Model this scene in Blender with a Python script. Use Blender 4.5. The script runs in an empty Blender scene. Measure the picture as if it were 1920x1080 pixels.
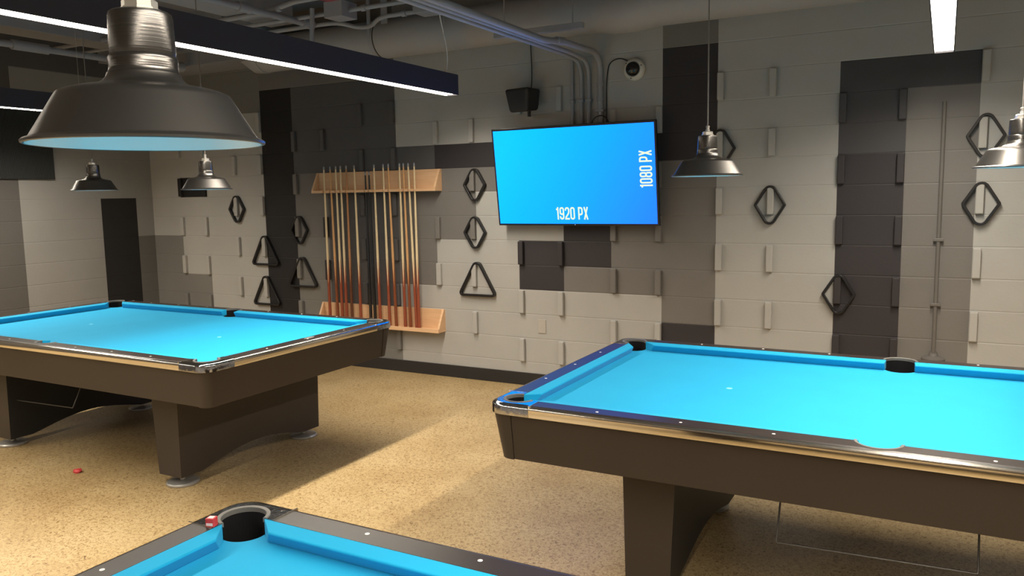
import bpy, bmesh, math, random
from mathutils import Vector, Matrix
from mathutils.geometry import tessellate_polygon
PI = math.pi
S = bpy.context.scene
COL = S.collection
random.seed(7)

# ---------------------------------------------------------------- camera
CX, CY, CZ, YAW, PIT, ROL, FPX = 1.4585, -5.8098, 1.5974, -.4978, -.1175, -.0169, 1491.27
fw = Vector((math.sin(YAW)*math.cos(PIT), math.cos(YAW)*math.cos(PIT), math.sin(PIT)))
rt = Vector((math.cos(YAW), -math.sin(YAW), 0)); up = rt.cross(fw)
r2 = rt*math.cos(ROL) + up*math.sin(ROL); u2 = -rt*math.sin(ROL) + up*math.cos(ROL)
cd = bpy.data.cameras.new('camera'); cam = bpy.data.objects.new('camera', cd); COL.objects.link(cam)
m = Matrix((r2, u2, -fw)).transposed().to_4x4(); m.translation = Vector((CX, CY, CZ)); cam.matrix_world = m
cd.sensor_width = 36; cd.lens = 36*FPX/1920; cd.clip_start = .05
S.camera = cam
# ---------------------------------------------------------------- world, exposure
w = bpy.data.worlds.new('world'); S.world = w; w.use_nodes = True
w.node_tree.nodes['Background'].inputs[0].default_value = (.5, .52, .6, 1)
w.node_tree.nodes['Background'].inputs[1].default_value = .02
S.view_settings.view_transform = 'Standard'; S.view_settings.look = 'None'
S.view_settings.gamma = 1; S.view_settings.use_curve_mapping = False
S.view_settings.exposure = 0.0
BAR_POWER = 12.0                       # radiance of the linear lamps' diffusers
BAR_WATT = 182.0; BAR_SPREAD = 150      # light the lenses throw downward in a wide beam
BAR_COLOR = (1, .895, .745)
TV_POWER = 1.25

# ---------------------------------------------------------------- helpers
def link(o, parent=None):
    COL.objects.link(o)
    if parent is not None: o.parent = parent
    return o
def obj(name, bm, mat, parent=None, smooth=None, bevel=0, seg=2):
    me = bpy.data.meshes.new(name)
    bmesh.ops.recalc_face_normals(bm, faces=bm.faces[:])
    bm.to_mesh(me); bm.free()
    if isinstance(mat, (list, tuple)):
        for x in mat: me.materials.append(x)
    else: me.materials.append(mat)
    o = link(bpy.data.objects.new(name, me), parent)
    if smooth is not None:
        for p in me.polygons: p.use_smooth = True
        me.set_sharp_from_angle(angle=math.radians(smooth))
    if bevel:
        b = o.modifiers.new('bevel', 'BEVEL'); b.width = bevel; b.segments = seg; b.limit_method = 'ANGLE'
        b.angle_limit = math.radians(40)
    return o
def thing(name, label, cat, loc=(0, 0, 0), rot=(0, 0, 0), group=None):
    o = bpy.data.objects.new(name, None); COL.objects.link(o); o.empty_display_size = .05
    o.location = loc; o.rotation_euler = rot; o['label'] = label; o['category'] = cat
    if group: o['group'] = group
    return o
def tag(o, label, cat, group=None):
    o['label'] = label; o['category'] = cat
    if group: o['group'] = group
    return o
def struct(o): o['kind'] = 'structure'; return o
def box(bm, x0, x1, y0, y1, z0, z1, mi=0):
    v = [bm.verts.new(p) for p in [(x0,y0,z0),(x1,y0,z0),(x1,y1,z0),(x0,y1,z0),(x0,y0,z1),(x1,y0,z1),(x1,y1,z1),(x0,y1,z1)]]
    for f in [(0,3,2,1),(4,5,6,7),(0,1,5,4),(1,2,6,5),(2,3,7,6),(3,0,4,7)]:
        bm.faces.new([v[i] for i in f]).material_index = mi
    return bm
def BX(*a): return box(bmesh.new(), *a)
def hexa(bm, pts):
    v = [bm.verts.new(p) for p in pts]
    for f in [(0,3,2,1),(4,5,6,7),(0,1,5,4),(1,2,6,5),(2,3,7,6),(3,0,4,7)]: bm.faces.new([v[i] for i in f])
    return bm
def prism(bm, pts, z0, z1, T=None):
    """extrude a 2D outline (x,y) from z0 to z1; T maps a point to a place"""
    T = T or (lambda p: p)
    a = [bm.verts.new(T((x, y, z0))) for x, y in pts]; b = [bm.verts.new(T((x, y, z1))) for x, y in pts]
    n = len(pts)
    for i in range(n): bm.faces.new((a[i], a[(i+1) % n], b[(i+1) % n], b[i]))
    for i, j, k in tessellate_polygon([[Vector((x, y, 0)) for x, y in pts]]):
        bm.faces.new((a[i], a[j], a[k])); bm.faces.new((b[i], b[j], b[k]))
    return bm
def lathe(bm, prof, n=48, c=(0, 0, 0), a0=0, a1=2*PI):
    full = abs(a1-a0-2*PI) < 1e-6; N = n if full else n+1
    rings = []
    for k in range(N):
        a = a0+(a1-a0)*k/n; rings.append([bm.verts.new((c[0]+r*math.cos(a), c[1]+r*math.sin(a), c[2]+z)) if r > 1e-6 or k == 0 else None for r, z in prof])
    for j, (r, z) in enumerate(prof):
        if r <= 1e-6:
            for k in range(N): rings[k][j] = rings[0][j]
    for k in range(n):
        A = rings[k]; B = rings[(k+1) % N]
        for j in range(len(prof)-1):
            q = [A[j], B[j], B[j+1], A[j+1]]; u = []
            for x in q:
                if x not in u: u.append(x)
            if len(u) >= 3: bm.faces.new(u)
    return bm
def tube(bm, pts, r, n=12, rs=None, cap=True):
    pts = [Vector(p) for p in pts]; rings = []; nrm = None
    for i, p in enumerate(pts):
        t = (pts[min(i+1, len(pts)-1)]-pts[max(i-1, 0)]).normalized()
        if nrm is None: nrm = t.orthogonal().normalized()
        else: nrm = (nrm-t*nrm.dot(t)).normalized()
        b = t.cross(nrm); rr = rs[i] if rs else r
        rings.append([bm.verts.new(p+(nrm*math.cos(2*PI*k/n)+b*math.sin(2*PI*k/n))*rr) for k in range(n)])
    for A, B in zip(rings, rings[1:]):
        for k in range(n): bm.faces.new((A[k], A[(k+1) % n], B[(k+1) % n], B[k]))
    if cap: bm.faces.new(rings[0][::-1]); bm.faces.new(rings[-1])
    return bm
def TB(pts, r, n=12, rs=None): return tube(bmesh.new(), pts, r, n, rs)
def rounded(path, r, n=6):
    """polyline with its inner corners rounded by radius r"""
    P = [Vector(p) for p in path]; out = [P[0]]
    for a, b, c in zip(P, P[1:], P[2:]):
        d1 = (a-b); d2 = (c-b); rr = min(r, d1.length*.49, d2.length*.49)
        s = b+d1.normalized()*rr; e = b+d2.normalized()*rr
        for k in range(n+1):
            t = k/n; out.append((1-t)**2*s+2*t*(1-t)*b+t*t*e)
    out.append(P[-1]); return out
def cyl(r, z0, z1, n=24, c=(0, 0)):
    return lathe(bmesh.new(), [(0, z0), (r, z0), (r, z1), (0, z1)], n, (c[0], c[1], 0))

# ---------------------------------------------------------------- materials
def mat(name, col=(.5, .5, .5), rough=.5, metal=0., spec=.5, coat=0, emit=None, es=0, bump=None, vary=None, ior=None):
    """bump=(scale,strength,distance) vary=(scale,amount) on object coordinates"""
    M = bpy.data.materials.new(name); M.use_nodes = True; nt = M.node_tree; B = nt.nodes['Principled BSDF']
    B.inputs['Base Color'].default_value = (*col, 1); B.inputs['Roughness'].default_value = rough
    B.inputs['Metallic'].default_value = metal; B.inputs['Specular IOR Level'].default_value = spec
    if coat: B.inputs['Coat Weight'].default_value = coat; B.inputs['Coat Roughness'].default_value = .15
    if emit: B.inputs['Emission Color'].default_value = (*emit, 1); B.inputs['Emission Strength'].default_value = es
    tc = nt.nodes.new('ShaderNodeTexCoord')
    if bump:
        n = nt.nodes.new('ShaderNodeTexNoise'); n.inputs['Scale'].default_value = bump[0]; n.inputs['Detail'].default_value = 4
        b = nt.nodes.new('ShaderNodeBump'); b.inputs['Strength'].default_value = bump[1]; b.inputs['Distance'].default_value = bump[2]
        nt.links.new(tc.outputs['Object'], n.inputs['Vector']); nt.links.new(n.outputs['Fac'], b.inputs['Height']); nt.links.new(b.outputs['Normal'], B.inputs['Normal'])
    if vary:
        n = nt.nodes.new('ShaderNodeTexNoise'); n.inputs['Scale'].default_value = vary[0]; n.inputs['Detail'].default_value = 5
        r = nt.nodes.new('ShaderNodeMix'); r.data_type = 'RGBA'
        r.inputs[6].default_value = (*[c*(1-vary[1]) for c in col], 1); r.inputs[7].default_value = (*[min(1, c*(1+vary[1])) for c in col], 1)
        nt.links.new(tc.outputs['Object'], n.inputs['Vector']); nt.links.new(n.outputs['Fac'], r.inputs[0]); nt.links.new(r.outputs[2], B.inputs['Base Color'])
    return M
def math_node(nt, op, a, b=None, c=None):
    n = nt.nodes.new('ShaderNodeMath'); n.operation = op
    for i, v in enumerate((a, b, c)):
        if v is None: continue
        if isinstance(v, (int, float)): n.inputs[i].default_value = v
        else: nt.links.new(v, n.inputs[i])
    return n.outputs[0]
ZB = .6062; CB = .2032; BW = .4064        # a block course line, course height, block width
def block_paint(name, col, axis, off):
    """painted concrete block: joints as relief on a block grid, orange-peel roller texture"""
    M = bpy.data.materials.new(name); M.use_nodes = True; nt = M.node_tree; B = nt.nodes['Principled BSDF']
    B.inputs['Roughness'].default_value = .55; B.inputs['Specular IOR Level'].default_value = .3
    g = nt.nodes.new('ShaderNodeNewGeometry'); sp = nt.nodes.new('ShaderNodeSeparateXYZ'); nt.links.new(g.outputs['Position'], sp.inputs[0])
    def line(src, o, per, wid):
        t = math_node(nt, 'FRACT', math_node(nt, 'DIVIDE', math_node(nt, 'SUBTRACT', src, o-per*40), per))
        d = math_node(nt, 'MULTIPLY', math_node(nt, 'MINIMUM', t, math_node(nt, 'SUBTRACT', 1., t)), per)
        return math_node(nt, 'MINIMUM', math_node(nt, 'DIVIDE', d, wid), 1.)
    h = line(sp.outputs[2], ZB, CB, .0055); v = line(sp.outputs[axis], off, BW, .003)
    v = math_node(nt, 'ADD', math_node(nt, 'MULTIPLY', v, .12), .88)
    hv = math_node(nt, 'MULTIPLY', h, v)
    n = nt.nodes.new('ShaderNodeTexNoise'); n.inputs['Scale'].default_value = 55; n.inputs['Detail'].default_value = 5
    nt.links.new(g.outputs['Position'], n.inputs['Vector'])
    tot = math_node(nt, 'ADD', math_node(nt, 'MULTIPLY', hv, .0022), math_node(nt, 'MULTIPLY', n.outputs['Fac'], .0008))
    b = nt.nodes.new('ShaderNodeBump'); b.inputs['Strength'].default_value = .8; b.inputs['Distance'].default_value = 1.
    nt.links.new(tot, b.inputs['Height']); nt.links.new(b.outputs['Normal'], B.inputs['Normal'])
    n2 = nt.nodes.new('ShaderNodeTexNoise'); n2.inputs['Scale'].default_value = 2.3; n2.inputs['Detail'].default_value = 3
    nt.links.new(g.outputs['Position'], n2.inputs['Vector'])
    r = nt.nodes.new('ShaderNodeMix'); r.data_type = 'RGBA'
    r.inputs[6].default_value = (*[c*.9 for c in col], 1); r.inputs[7].default_value = (*[c*1.1 for c in col], 1)
    nt.links.new(n2.outputs['Fac'], r.inputs[0]); nt.links.new(r.outputs[2], B.inputs['Base Color'])
    return M
PC = {'L': (.385, .378, .362), 'G': (.180, .175, .165), 'M': (.165, .156, .147), 'D': (.092, .089, .092), 'E': (.062, .060, .064), 'K': (.036, .032, .035), 'N': (.019, .018, .019)}
KEYS = list(PC)
PB = [block_paint('block_paint_'+k, PC[k], 0, 0.) for k in KEYS]
PL = [block_paint('block_paint_left_dimmed_'+k, tuple(c*{'L': .66, 'G': .72, 'M': .58}.get(k, 1) for c in PC[k]), 1, -CB) for k in KEYS]  # left wall colours darkened to stand in for dimmer light in that corner

def floor_mat():
    M = bpy.data.materials.new('polished_concrete'); M.use_nodes = True; nt = M.node_tree; B = nt.nodes['Principled BSDF']
    g = nt.nodes.new('ShaderNodeNewGeometry')
    def noise(s, d=4, rough=.5, dist=0):
        n = nt.nodes.new('ShaderNodeTexNoise'); n.inputs['Scale'].default_value = s; n.inputs['Detail'].default_value = d
        n.inputs['Roughness'].default_value = rough; n.inputs['Distortion'].default_value = dist
        nt.links.new(g.outputs['Position'], n.inputs['Vector']); return n.outputs['Fac']
    def ramp(f, stops):
        r = nt.nodes.new('ShaderNodeValToRGB'); nt.links.new(f, r.inputs[0]); e = r.color_ramp.elements
        e[0].position, e[0].color = stops[0][0], (*stops[0][1], 1); e[1].position, e[1].color = stops[-1][0], (*stops[-1][1], 1)
        for p, c in stops[1:-1]: x = e.new(p); x.color = (*c, 1)
        return r.outputs[0]
    base = ramp(noise(1.6, 6, .6), [(.3, (.37, .26, .125)), (.5, (.46, .345, .18)), (.72, (.52, .405, .23))])
    speck = ramp(noise(70, 5, .72, 1.2), [(.37, (.24, .14, .06)), (.44, (.66, .57, .44)), (.50, (1, 1, 1)), (.72, (1.12, 1.12, 1.14))])
    fine = ramp(noise(230, 3, .6), [(.35, (.80, .77, .70)), (.6, (1, 1, 1))])
    def mul(a, b, f=1.):
        m_ = nt.nodes.new('ShaderNodeMix'); m_.data_type = 'RGBA'; m_.blend_type = 'MULTIPLY'; m_.inputs[0].default_value = f
        nt.links.new(a, m_.inputs[6]); nt.links.new(b, m_.inputs[7]); return m_.outputs[2]
    dark = ramp(noise(24, 2, .5, .4), [(.24, (.22, .14, .07)), (.262, (1, 1, 1))])
    nt.links.new(mul(mul(mul(base, speck, .85), fine, .9), dark, .8), B.inputs['Base Color'])
    rr = nt.nodes.new('ShaderNodeMapRange'); nt.links.new(noise(4, 4), rr.inputs[0]); rr.inputs[3].default_value = .30; rr.inputs[4].default_value = .46
    nt.links.new(rr.outputs[0], B.inputs['Roughness']); B.inputs['Specular IOR Level'].default_value = .4
    b = nt.nodes.new('ShaderNodeBump'); b.inputs['Strength'].default_value = .15; b.inputs['Distance'].default_value = .002
    nt.links.new(noise(70, 4), b.inputs['Height']); nt.links.new(b.outputs['Normal'], B.inputs['Normal'])
    return M
def wood_mat(name, c1, c2, axis='X'):
    M = bpy.data.materials.new(name); M.use_nodes = True; nt = M.node_tree; B = nt.nodes['Principled BSDF']
    tc = nt.nodes.new('ShaderNodeTexCoord'); mp = nt.nodes.new('ShaderNodeMapping')
    mp.inputs['Scale'].default_value = {'X': (2, 30, 30), 'Z': (30, 30, 2)}[axis]
    n = nt.nodes.new('ShaderNodeTexNoise'); n.inputs['Scale'].default_value = 1.5; n.inputs['Detail'].default_value = 5; n.inputs['Distortion'].default_value = .6
    r = nt.nodes.new('ShaderNodeMix'); r.data_type = 'RGBA'; r.inputs[6].default_value = (*c1, 1); r.inputs[7].default_value = (*c2, 1)
    nt.links.new(tc.outputs['Object'], mp.inputs[0]); nt.links.new(mp.outputs[0], n.inputs['Vector']); nt.links.new(n.outputs['Fac'], r.inputs[0]); nt.links.new(r.outputs[2], B.inputs['Base Color'])
    B.inputs['Roughness'].default_value = .45
    return M
FLOOR = floor_mat()
CEIL = mat('ceiling_paint', (.22, .22, .235), .8, bump=(20, .3, .01), vary=(1.5, .25))
PIPE = mat('grey_painted_metal', (.285, .288, .31), .45, bump=(30, .15, .002), vary=(4, .12))
DUCT = mat('painted_duct_wrap', (.33, .322, .325), .6, bump=(12, .25, .004), vary=(3, .12))
TRIMK = mat('black_rubber_base', (.018, .017, .018), .45)
DARKWALL = mat('unseen_wall_paint', (.46, .46, .47), .6, bump=(50, .2, .002))
CLOTH = mat('blue_billiard_cloth', (.007, .315, .58), .75, spec=.15, bump=(420, .12, .0008), vary=(5, .05))
CLOTH.node_tree.nodes['Principled BSDF'].inputs['Sheen Weight'].default_value = .08
CLOTH.node_tree.nodes['Principled BSDF'].inputs['Sheen Tint'].default_value = (.6, .85, 1, 1)
RAIL = mat('black_rail_laminate', (.024, .018, .017), .34, spec=.42, vary=(6, .15))
APRON = mat('dark_brown_laminate', (.038, .029, .023), .5, spec=.35, vary=(3, .12))
LEGM = mat('dark_brown_leg_laminate', (.040, .031, .025), .5, spec=.35, vary=(3, .12))
CHROME = mat('polished_trim', (.72, .68, .62), .13, 1.)
CAST = mat('chrome_casting', (.46, .47, .50), .10, 1., bump=(55, .42, .0022), vary=(45, .5))
RUBBER = mat('grey_pocket_rim', (.13, .125, .115), .5)
POCKET = mat('black_pocket_liner', (.006, .006, .007), .8, spec=.15)
WHITE = mat('pearl_sight', (.8, .8, .76), .3)
UNDER = mat('black_frame_paint', (.012, .012, .012), .6)
STEEL = mat('foot_steel', (.40, .39, .37), .42, .65, vary=(20, .2))
STEEL_D = mat('dull_steel_rod', (.10, .095, .09), .4, .6)
SHADE = mat('black_enamel_shade', (.125, .12, .115), .30, .92, bump=(300, .04, .0004))
NECK = mat('black_ribbed_neck', (.125, .12, .115), .27, .92)
_nt = NECK.node_tree; _tc = _nt.nodes.new('ShaderNodeTexCoord'); _mp = _nt.nodes.new('ShaderNodeMapping'); _mp.inputs['Scale'].default_value = (.6, .6, 330)
_n = _nt.nodes.new('ShaderNodeTexNoise'); _n.inputs['Scale'].default_value = 1; _b = _nt.nodes.new('ShaderNodeBump'); _b.inputs['Strength'].default_value = .35; _b.inputs['Distance'].default_value = .0008
_nt.links.new(_tc.outputs['Object'], _mp.inputs[0]); _nt.links.new(_mp.outputs[0], _n.inputs['Vector']); _nt.links.new(_n.outputs['Fac'], _b.inputs['Height']); _nt.links.new(_b.outputs['Normal'], _nt.nodes['Principled BSDF'].inputs['Normal'])
LINING = mat('white_enamel', (.80, .80, .78), .25)
ALU = mat('cast_aluminium', (.80, .78, .74), .32, .85)
CORD = mat('grey_cord', (.16, .15, .14), .5)
BULB = mat('frosted_bulb', (.8, .8, .78), .3)
BARM = mat('black_lamp_housing', (.036, .034, .044), .6, bump=(400, .05, .0003))
DIFF = mat('lamp_diffuser', (.9, .9, .88), .5, emit=BAR_COLOR, es=BAR_POWER)
WIRE = mat('steel_wire', (.62, .62, .60), .3, .8)
PLY = wood_mat('birch_wood', (.62, .36, .19), (.78, .52, .31))
TVB = mat('black_plastic', (.010, .010, .012), .3)
TXT = mat('screen_lettering', (0, 0, 0), .5, emit=(.88, 1., .70), es=1.0)
RACKM = mat('black_plastic_rack', (.012, .011, .012), .35)
SPK = mat('speaker_black', (.015, .015, .018), .5, bump=(600, .15, .0005))
CREAMP = mat('white_camera_housing', (.62, .60, .55), .35)
GLASS = mat('smoked_dome', (.01, .01, .012), .06, spec=.6)
RED = mat('red_paper_wrap', (.52, .045, .05), .5, bump=(200, .2, .001), vary=(60, .35))
LABELW = mat('pale_label', (.70, .62, .62), .5)
WALLPLATE = mat('painted_cover_plate', (.41, .38, .35), .4)
BLACKCABLE = mat('black_cable', (.012, .012, .014), .5)
REDPLASTIC = mat('dull_red_plastic', (.30, .06, .07), .5)

# ---------------------------------------------------------------- setting: room shell
XL, XR, YF, ZC = -6.14, 6.6, -9.4, 3.32
struct(obj('floor', BX(XL-.2, XR+.2, YF-.2, .2, -.15, 0), FLOOR))
struct(obj('ceiling', BX(XL-.2, XR+.2, YF-.2, .2, ZC, ZC+.15), CEIL))
def paint_back(i, j):
    """paint of the block in column i (right of joint i) and course j"""
    if i >= 4: return 'L'
    if i in (2, 3) and j == 8: return 'E'
    if j >= 9 and i >= 0: return 'L'
    if i == 3: return 'M'
    if i == 2: return 'K' if j < 6 else 'E'
    if i in (0, 1): return 'L'
    if i == -1:
        if j >= 10: return 'G'
        if 6 <= j <= 9: return 'K'
        if 0 <= j <= 5: return 'M'
        return 'K'
    if j == 6 and -6 <= i <= -2: return 'K'
    if i == -2: return 'M' if 1 <= j <= 5 else 'L'
    if i == -3:
        if j in (2, 3): return 'K'
        if j in (1, 4, 5): return 'M'
        return 'L'
    if i == -4:
        if j in (1, 2): return 'K'
        if j in (5,): return 'M'
        return 'L'
    if i == -5: return 'M' if j == 5 else 'L'
    if i == -6: return 'M' if 3 <= j <= 5 else 'L'
    if i == -7:
        if j >= 7: return 'L'
        if j == 6: return 'D'
        return 'M' if j >= 1 else 'L'
    if i in (-8, -9, -10):
        if j >= 10: return 'M'
        if j >= 6: return 'D'
        if i == -10: return 'M' if j >= 3 else 'G'
        return 'D' if j >= -1 else 'G'
    if i == -11: return 'N' if j < 10 else 'M'
    if i in (-12, -13): return 'L' if j < 9 else 'G'
    if i == -14:
        if j == 5: return 'N'
        return 'L' if 1 <= j < 9 else 'G'
    if i <= -15: return 'L' if 3 <= j < 9 else 'G'
    return 'L'
def paint_left(k, j):
    """k: block column counted from the corner, k=0 is the half block"""
    if j >= 11: return 'D'
    if k == 0: return 'L' if j >= 3 else 'G'
    if k == 1: return 'N' if j < 5 else 'L'
    if k in (2, 3): return 'L'
    return 'M'
def wall_grid(name, us, js, place, painter, mats, thick, dirv):
    bm = bmesh.new(); vs = {}
    zs = [max(0, min(ZC, ZB+j*CB)) for j in js]
    for a, u in enumerate(us):
        for b, z in enumerate(zs): vs[a, b] = bm.verts.new(place(u, z))
    for a in range(len(us)-1):
        for b in range(len(js)-1):
            if zs[b+1]-zs[b] < 1e-4: continue
            f = bm.faces.new((vs[a, b], vs[a+1, b], vs[a+1, b+1], vs[a, b+1])); f.material_index = KEYS.index(painter(a, js[b]))
    # solid wall behind the face
    n, k = len(us)-1, len(js)-1
    d = Vector(dirv)*thick
    back = {}
    for a in (0, n):
        for b in (0, k): back[a, b] = bm.verts.new(vs[a, b].co+d)
    bm.faces.new((back[0, 0], back[n, 0], back[n, k], back[0, k]))
    for a in (0, n):
        bm.faces.new([vs[a, b] for b in range(k+1)]+[back[a, k], back[a, 0]])
    for b in (0, k):
        bm.faces.new([vs[a, b] for a in range(n+1)]+[back[n, b], back[0, b]])
    me = bpy.data.meshes.new(name); bm.to_mesh(me); bm.free()
    for x in mats: me.materials.append(x)
    o = link(bpy.data.objects.new(name, me)); struct(o)
    return o
js = list(range(-3, 15))
us = [XL]+[i*BW for i in range(-15, 17)]+[XR]
wb = wall_grid('wall_back', us, js, lambda u, z: (u, 0, z), lambda a, j: paint_back(a-16, j), PB, .2, (0, 1, 0))
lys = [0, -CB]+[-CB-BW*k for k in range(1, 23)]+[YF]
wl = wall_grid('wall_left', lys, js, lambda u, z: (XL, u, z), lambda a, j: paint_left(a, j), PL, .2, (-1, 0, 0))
struct(obj('wall_right', BX(XR, XR+.2, YF, 0, 0, ZC), DARKWALL))
struct(obj('wall_front', BX(XL-.2, XR+.2, YF-.2, YF, 0, ZC), DARKWALL))
struct(obj('baseboard_back', BX(XL+.012, XR, -.012, 0, 0, .108), TRIMK, bevel=.003))
struct(obj('baseboard_left', BX(XL, XL+.012, YF, 0, 0, .108), TRIMK, bevel=.003))

# block fins standing out at both ends of every second block of a course
FW, FD = .047, .032
for st in range(-14, 5, 2):
    even = (st % 4 == 0)
    rows = ([-2, 0, 2, 4, 6, 8] if even else [-1, 1, 3, 5, 7])
    for j in rows:
        for side in (0, 1):
            i = st+side
            if st == 4 and side == 1: continue
            x0 = st*BW if side == 0 else (st+2)*BW-FW-BW
            xc = x0+FW/2; z0 = ZB+j*CB; z1 = z0+CB
            if j in (5, -1) and -3.80 < xc < -2.34: continue          # the cue racks stand there
            if -1.72 < xc < -.44 and 1.40 < z0 and z1 < 2.1: continue   # nothing shows behind the screen
            if st == 2 and j >= 8: continue
            pc = paint_back(st if side == 0 else st, j) if side == 0 else paint_back(st, j)
            if st == 2 and side == 1: pc = 'K' if j < 6 else 'E'
            if st == -10: pc = {0: paint_back(-10, j), 1: 'K' if j in (1, 3) else 'D'}[side]
            if st == 0: pc = 'L'
            f = obj('block_fin', BX(x0+.001, x0+FW, -FD, 0, z0+.006, z1-.006), PB[KEYS.index(pc)], wb, bevel=.006, seg=2)

# ---------------------------------------------------------------- linear lamps
def bar_lamp(x, label, level=1., y1=-.58):
    y0 = -8.4; t = thing('linear_pendant_light', label, 'ceiling light', (x, (y0+y1)/2, 2.35), group='linear lamps over the room')
    h = (y1-y0)/2
    bm = bmesh.new(); box(bm, -.052, -.0475, -h, h, 0, .15); box(bm, .0475, .052, -h, h, 0, .15); box(bm, -.0475, .0475, -h, h, .03, .15)
    obj('housing', bm, BARM, t)
    obj('diffuser', BX(-.0465, .0465, -h+.004, h-.004, .009, .029), DIFF, t)
    bm = bmesh.new(); box(bm, -.0474, -.0466, -h, h, .0005, .03); box(bm, .0466, .0474, -h, h, .0005, .03); obj('inner_reflector', bm, LINING, t)
    obj('end_cap', BX(-.052, .052, h, h+.003, 0, .15), BARM, t); obj('end_cap', BX(-.052, .052, -h-.003, -h, 0, .15), BARM, t)
    ld = bpy.data.lights.new('lamp_beam', 'AREA'); ld.shape = 'RECTANGLE'; ld.size = .088; ld.size_y = 2*h-.02; ld.energy = BAR_WATT*level*(y1-y0)/7.82
    ld.color = BAR_COLOR; ld.spread = math.radians(BAR_SPREAD); lo = link(bpy.data.objects.new('lamp_beam', ld), t); lo.location = (0, 0, .006)
    for yy in (h-.10, h-2.6, h-5.1, -h+.1):
        obj('suspension_wire', TB([(0, yy, .15), (0, yy, ZC-2.35)], .0015, 6), WIRE, t)
        obj('wire_gripper', lathe(bmesh.new(), [(0, .149), (.007, .149), (.007, .165), (.003, .175), (0, .175)], 12, (0, yy, 0)), ALU, t)
    if x == -1.87: obj('power_cord', TB(rounded([(0, h-.08, .15), (.01, h-.07, .25), (0, h-.07, .36), (-.02, h-.14, .62), (0, h-.15, ZC-2.35)], .1), .004, 8), LINING, t)
    return t
bar_lamp(-1.87, 'long black linear lamp ending in front of the cue rack')
bar_lamp(1.42, 'long linear lamp seen end-on above the right pool table')
bar_lamp(-5.16, 'long black linear lamp near the far left wall, partly behind the big shade', 1.12, -1.30)
bar_lamp(4.72, 'long linear lamp beyond the right edge of the view')

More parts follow.
